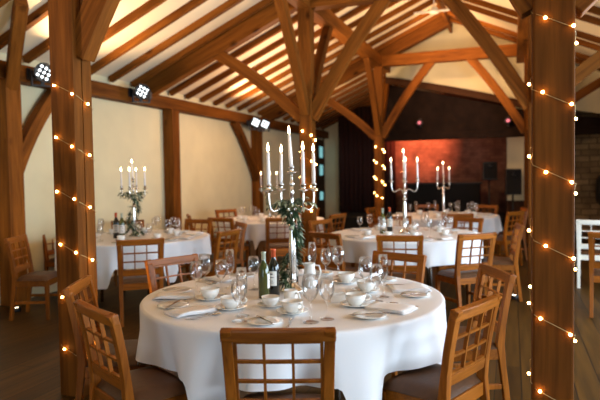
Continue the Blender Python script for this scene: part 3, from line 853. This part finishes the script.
# turn the bottles so that their labels face the hall
put(P_bg, -1.36, 3.10, CZ, 2.3, 'green wine bottle with a pale capsule by the candelabrum', 'bottle', None, .90)
put(P_bd, -1.335, 3.19, CZ, -.35, 'dark wine bottle with a red orange capsule', 'bottle', None, .92)
put(P_bd, -1.335, 3.52, CZ, .2, 'dark wine bottle half hidden behind the red capped bottle', 'bottle', None, .9)
kids = children([o for o in bpy.data.objects if o.get('label') == 'dark wine bottle half hidden behind the red capped bottle'][0])
for kch in kids:
    if kch.name.startswith('capsule'): kch.data = kch.data.copy(); kch.data.materials[0] = M['foilg']

# place settings and glasses on the tables behind
far = [(T2, [a for a, d, l in c2], 'on the table by the plaster wall', 21), (T3, [a for a, d, l in c3], 'on the middle table', 22), (T4, [a for a, d, l in c4], 'on the table nearest the stage', 23), (T5, [a for a, d, l in c5], 'on the far wall table', 24)]
for T, angs, who, sd in far:
    random.seed(sd)
    for a in angs:
        setting(T, a, who, small=True, grp=who)
        ar = R(a)
        for q, (p, rr, tt) in enumerate(((P_wine, .55, .14), (P_big if random.random() < .5 else P_flute, .48, .035))):
            x = T[0]+math.cos(ar)*rr-math.sin(ar)*tt; y = T[1]+math.sin(ar)*rr+math.cos(ar)*tt
            nm = 'slim flute' if p is P_flute else ('large wine glass' if p is P_big else 'wine glass')
            put(p, x, y, CZ, 0, f'{nm} standing {who}', 'glass', nm+'s '+who)
        x = T[0]+math.cos(ar)*.475-math.sin(ar)*-.165; y = T[1]+math.sin(ar)*.475+math.cos(ar)*-.165
        put(P_sau, x, y, CZ, 0, f'white saucer {who}', 'saucer', 'saucers '+who); put(P_cup, x, y, CZ+.006, random.uniform(0, 6), f'white tea cup {who}', 'cup', 'tea cups '+who)
put(P_bd, T2[0]-.10, T2[1]-.22, CZ, .4, 'dark wine bottle beside the plaster wall candelabrum, nearer the wall', 'bottle')
put(P_bg, T2[0]+.02, T2[1]-.27, CZ, .4, 'green wine bottle beside the plaster wall candelabrum', 'bottle')
put(P_bg, T3[0]-.24, T3[1]-.1, CZ, .4, 'green wine bottle beside the middle table candelabrum', 'bottle')
put(P_bd, T3[0]-.20, T3[1]+.12, CZ, .4, 'dark wine bottle behind the green one on the middle table', 'bottle')
random.seed(31)

# ------------------------------------------------------------------ candelabra
def make_candelabrum():
    t = empty('candelabrum', 'x', 'candelabrum')
    m = MB(); m.lathe([(0, 0), (.075, 0), (.078, .006), (.070, .014), (.055, .02), (.046, .032), (.026, .045), (.02, .06), (0, .06)], 28); m.build('base', 'silver', t)
    m = MB(); m.lathe([(.018, .058), (.026, .072), (.017, .09), (.020, .12), (.024, .20), (.023, .30), (.018, .37), (.015, .39), (.026, .405), (.026, .415), (.014, .43), (.012, .455),
                       (.022, .47), (.030, .485), (.022, .50), (.012, .515), (.011, .60), (.018, .612), (.011, .625), (.012, .66), (0, .66)], 24); m.build('stem', 'silver', t)
    def socket(x, y, z, nm):
        s = MB(); s.lathe([(0, -.004), (.008, -.004), (.014, .004), (.033, .012), (.034, .015), (.0142, .016), (.0142, .03), (.019, .044), (.020, .048), (.0128, .049), (.0128, .030), (0, .029)], 18, (x, y, z)); return s.build(nm, 'silver', t)
    for k in range(4):
        a = k*PI/2
        pts = []
        for r, z in ((.014, .495), (.035, .525), (.060, .535), (.085, .515), (.112, .498), (.138, .505), (.152, .54), (.155, .58), (.155, .615)):
            pts.append((r*math.cos(a), r*math.sin(a), z))
        # smooth
        for _ in range(1):
            q = [pts[0]]
            for p0, p1 in zip(pts, pts[1:]):
                q += [tuple(.75*u+.25*v for u, v in zip(p0, p1)), tuple(.25*u+.75*v for u, v in zip(p0, p1))]
            q.append(pts[-1]); pts = q
        m = MB(); m.tube(pts, .0062, 8)
        ar = m.build('arm', 'silver', t)
        s = socket(.155*math.cos(a), .155*math.sin(a), .615, 'candle_socket'); s.parent = ar
    socket(0, 0, .722, 'candle_socket')
    m = MB(); m.lathe([(.012, .655), (.022, .662), (.012, .672), (.009, .70), (.009, .72)], 16); m.build('finial', 'silver', t)
    return t
def make_candle():
    t = empty('taper_candle', 'x', 'candle')
    m = MB(); m.lathe([(0, .001), (.0115, .001), (.0115, .05), (.0122, .054), (.0095, .208), (.007, .215), (0, .216)], 16); m.build('wax', 'wax', t)
    m = MB(); m.tube([(0,0,.215), (.001,0,.226)], .0012, 6); w = m.build('wick', 'wick', t)
    m = MB(); m.lathe([(0, .219), (.006, .223), (.0088, .233), (.0078, .243), (.0042, .259), (0, .273)], 12); m.build('flame', 'flame', t)
    return t
P_can = make_candle()
P_clb = make_candelabrum(); first = [True]
def candelabrum(x, y, z, rz, label, what, lean=0., s=1., hs=None):
    o = P_clb if first[0] else copy_tree(P_clb); first[0] = False
    o.location = (x, y, z); o.rotation_euler = (0, 0, rz); o.scale = (s, s, s); o['label'] = label
    names = ['in the arm nearest the viewer', 'in the arm towards the stone wall', 'in the arm farthest from the viewer', 'in the arm towards the plaster wall']
    # arms k=0..3 at rz + k*90; name them by where they point
    for k in range(4):
        a = rz+k*PI/2
        c = put(P_can, x+s*.155*math.cos(a), y+s*.155*math.sin(a), z+s*.6445, random.uniform(0, 6), '', 'candle', None, s)
        dirs = {0: 'towards the stone wall', 1: 'pointing to the stage', 2: 'towards the plaster wall', 3: 'pointing to the viewer'}
        c['label'] = f'lit taper candle in the {what} candelabrum arm {dirs[round(a/(PI/2)) % 4]}'
        c.rotation_euler.x = random.uniform(-.025, .025); c.rotation_euler.y = random.uniform(-.025, .025)
        if hs: c.scale.z = s*hs[k]
    c = put(P_can, x, y, z+s*.7515, 0, f'tallest lit white taper candle atop the {what} candelabrum', 'candle', None, s)
    c.rotation_euler = (0, -.045+lean, R(20))
    return o
S1 = 1.0
candelabrum(-1.277, 3.36, CZ, R(47), 'tall silver five branched candelabrum wrapped in foliage on the front table', 'front table', 0, 1.0)
candelabrum(T2[0]-.04, T2[1]+.05, CZ, R(20), 'silver candelabrum with foliage on the table by the plaster wall', 'plaster wall', 0, .93)
candelabrum(T3[0], T3[1]+.05, CZ, R(12), 'silver candelabrum on the middle table before the dark stage', 'middle table', 0, 1.0)
candelabrum(T4[0], T4[1], CZ, R(50), 'distant silver candelabrum before the red lit wall', 'stage table', 0, .9)
candelabrum(T5[0], T5[1], CZ, R(15), 'blurred silver candelabrum on the far wall table', 'far wall table', 0, .86)

def garland(cx, cy, z0, z1, label, seed, n=150, s=1.):
    rnd = random.Random(seed)
    t = empty('foliage_garland', label, 'garland', (cx, cy, 0))
    stm, lf, lp = MB(), MB(), MB()
    def leaf(dst, p, dirv, L, W, droop):
        dirv = Vector(dirv).normalized(); side = dirv.cross(Vector((rnd.uniform(-.4, .4), rnd.uniform(-.4, .4), 1))).normalized(); up = side.cross(dirv)
        vs = []; N = 5
        for i in range(N+1):
            u = i/N; w = W*math.sin(PI*min(1, u*.92+.06))**.8*(1-u*.25)
            c = Vector(p)+dirv*(L*u)+Vector((0,0,-droop*u*u*L)); 
            for qv in (c-side*w+up*(w*.25), c, c+side*w+up*(w*.25)):
                qv.z = max(qv.z, CZ+.006); vs.append(qv)
        fs = []
        for i in range(N):
            for k in range(2): a = i*3+k; fs.append((a, a+1, a+4, a+3))
        dst.add(vs, fs, True)
    nst = 3
    for k in range(nst):
        pts = []; turns = .85+.2*k; ph = rnd.uniform(0, 6.28); N = 30
        for i in range(N+1):
            u = i/N; a = ph+2*PI*turns*u; rr = (.036+.012*math.sin(9*u+k)+(.03 if u > .9 else 0)*1)*s
            pts.append((rr*math.cos(a), rr*math.sin(a), z1-(z1-z0)*u))
        stm.tube(pts, .0018, 5)
        for i in range(n//nst):
            u = rnd.random()**1.0; q = pts[int(u*N)]
            a = math.atan2(q[1], q[0])+rnd.uniform(-1.0, 1.0); d = (math.cos(a), math.sin(a), rnd.uniform(-.9, .5))
            big = 1.15 if (u < .15 or u > .8) else .9
            leaf(lf if rnd.random() < .78 else lp, q, d, rnd.uniform(.035, .06)*s*big, rnd.uniform(.006, .010)*s*big, rnd.uniform(.1, .6))
    # sprays at the hub
    for k in range(11):
        a = 2*PI*k/11+rnd.uniform(-.3, .3); L = rnd.uniform(.07, .13)*s
        tip = (L*math.cos(a), L*math.sin(a), z1+rnd.uniform(-.05, .03))
        stm.tube([(.02*math.cos(a), .02*math.sin(a), z1), tuple(v*.6 for v in tip[:2])+((z1+tip[2])/2+.01,), tip], .0015, 5)
        for i in range(9):
            u = .25+.75*i/8; q = (tip[0]*u, tip[1]*u, z1+(tip[2]-z1)*u)
            b = a+(1 if i % 2 else -1)*rnd.uniform(.4, 1.1); leaf(lf if rnd.random() < .7 else lp, q, (math.cos(b), math.sin(b), rnd.uniform(-.5, .3)), rnd.uniform(.03, .05)*s, .008*s, .4)
    a = stm.build('stem', 'stem', t)
    b = lf.build('leaves', 'leaf', t, fix=False); b['kind'] = 'stuff'
    c = lp.build('pale_leaves', 'leafp', t, fix=False); c['kind'] = 'stuff'; c['label'] = 'pale whitish green leaves'
    return t
garland(-1.277, 3.36, CZ+.04, CZ+.55, 'green leaf garland spiralling down the front table candelabrum', 5, 420, 1.1)
garland(T2[0]-.04, T2[1]+.05, CZ+.03, CZ+.52, 'green leaf garland round the candelabrum by the plaster wall', 6, 330, 1.3)
garland(T5[0], T5[1], CZ+.03, CZ+.52, 'green leaf garland on the far wall table candelabrum', 7, 120, 1.25)

# remove prototypes never placed themselves
for p in (P_wine, P_big, P_flute, P_tum, P_cup, P_mug, P_bowl, P_sau, P_plate, P_nap, P_knife, P_fork, P_spoon, P_bg, P_bd, P_jug, P_dish, P_can):
    def rm(o):
        for c in children(o): rm(c)
        bpy.data.objects.remove(o)
    rm(p)

# ------------------------------------------------------------------ light
w = bpy.data.worlds.new('World'); sc.world = w; w.use_nodes = True
w.node_tree.nodes['Background'].inputs['Color'].default_value = (.62, .78, 1, 1)
w.node_tree.nodes['Background'].inputs['Strength'].default_value = 1.0
def area(name, loc, target, sx, sy, power, col):
    l = bpy.data.lights.new(name, 'AREA'); l.shape = 'RECTANGLE'; l.size = sx; l.size_y = sy; l.energy = power; l.color = col
    o = bpy.data.objects.new(name, l); C.objects.link(o); o.location = loc
    o.rotation_euler = (Vector(target)-Vector(loc)).to_track_quat('-Z', 'Y').to_euler(); return o
DAY = (.66, .83, 1); WARM = (1, .66, .36)
area('window_light', (2.9, 5.3, 1.5), (-2, 4.6, .9), 4.4, 1.8, 330, DAY)
area('window_light', (2.9, 2.3, 1.3), (-1.4, 2.6, .7), 2.0, 1.5, 185, DAY)
area('front_fill', (-.1, -3.9, 1.2), (-.9, 4, .6), 1.8, 2.2, 85, DAY)  # added frontal fill, unseen behind the viewpoint
def point(name, loc, power, col, r=.1):
    l = bpy.data.lights.new(name, 'POINT'); l.energy = power; l.color = col; l.shadow_soft_size = r
    o = bpy.data.objects.new(name, l); C.objects.link(o); o.location = loc; return o
def spot(name, loc, target, power, col, ang=90, blend=.6, r=.08):
    l = bpy.data.lights.new(name, 'SPOT'); l.energy = power; l.color = col; l.spot_size = R(ang); l.spot_blend = blend; l.shadow_soft_size = r
    o = bpy.data.objects.new(name, l); C.objects.link(o); o.location = loc
    o.rotation_euler = (Vector(target)-Vector(loc)).to_track_quat('-Z', 'Y').to_euler(); return o
# warm fill up-lights added for roof and gable, no fixtures
for Y in (1.5, 5.6, 10.4):
    spot('fill_uplight', (XL+.6, Y, 2.3), (-3.2, Y+.6, 4.2), 260, WARM, 130)
    spot('fill_uplight', (-1.3, Y, 3.0), (-1.3, Y, 4.8), 150, WARM, 160)
    spot('fill_uplight', (XR-.4, Y, 2.4), (.8, Y, 4.2), 130, WARM, 120)
point('hall_fill', (-3.4, 9.4, 2.6), 120, (1, .62, .40), .2)  # added warm fill for the long wall, no lamp hangs here
spot('fill_uplight', (-1.3, 11.3, 4.2), (-1.2, 13.7, 4.0), 120, (1, .56, .28), 120)
spot('fill_uplight', (-1.2, 11.2, 2.9), (-.9, 13.7, 3.6), 170, (1, .56, .28), 90)
spot('fill_uplight', (-4.4, 13.2, 2.3), (-3.6, 14.2, 4.0), 130, WARM, 120)
# little battery uplighters standing on the floor
def floor_lamp(x, y, what, power, tx, ty, ang=60):
    t = empty('floor_uplighter', what, 'uplighter', (x, y, 0))
    m = MB(); m.lathe([(0, 0), (.045, 0), (.05, .01), (.05, .045), (.043, .05), (.038, .036), (0, .036)], 20); m.build('housing', 'black', t)
    m = MB(); m.lathe([(0, .041), (.034, .040), (.036, .037)], 16); m.build('lens', 'lens', t)
    spot('floor_uplight', (x, y, .075), (x+tx, y+ty, 2.2), power, (1, .72, .30), ang, .8, .03)
M['lens'] = emit('uplighter_lens', (1, .85, .6), 12)
floor_lamp(-5.18, 4.95, 'small glowing uplighter on the floor at the foot of the wall post', 40, -.15, .15)
floor_lamp(-2.585, 3.22, 'small uplighter on the floor at the foot of the near fairy lit post', 90, -.10, .0, 90)
floor_lamp(.02, 7.11, 'small glowing uplighter on the floor beyond the open floor chairs', 6, .2, .8)
floor_lamp(.10, 10.9, 'small glowing uplighter on the floor near the stone wall', 6, .2, .8)
spot('stage_red', (-2.3, 15.4, 3.1), (-2.6, 17.6, 2.4), 900, (1, .19, .08), 62, 1)
spot('stage_red', (-1.1, 14.9, 3.1), (-1.5, 17.6, 2.2), 45, (1, .13, .05), 80, 1)
spot('bounce_fill', (.6, 14.4, 3.0), (.1, 15.6, 1.9), 14, (1, .42, .24), 70, 1)  # added spot tinting the return wall in place of red bounce

# ------------------------------------------------------------------ camera
cd = bpy.data.cameras.new('camera'); cam = bpy.data.objects.new('camera', cd); C.objects.link(cam)
cd.sensor_width = 36; cd.lens = 36*583/600
cam.location = (0, 0, 1.46)
Pm = Matrix.Rotation(R(20), 4, 'Z') @ Matrix.Rotation(R(90-2.4), 4, 'X') @ Matrix.Rotation(R(-.9), 4, 'Z')
cam.matrix_world = Matrix.Translation((0, 0, 1.46)) @ Pm
cd.dof.use_dof = True; cd.dof.focus_distance = 3.1; cd.dof.aperture_fstop = 2.2
cd.clip_start = .05; cd.clip_end = 100
sc.camera = cam
sc.view_settings.view_transform = 'Standard'; sc.view_settings.look = 'None'; sc.view_settings.gamma = 1; sc.view_settings.exposure = 0
sc.view_settings.use_curve_mapping = False
sc.cycles.use_denoising = True
sc.cycles.max_bounces = 10; sc.cycles.transparent_max_bounces = 24; sc.cycles.diffuse_bounces = 5; sc.cycles.glossy_bounces = 4
sc.cycles.caustics_reflective = False; sc.cycles.caustics_refractive = False
sc.cycles.sample_clamp_indirect = 4
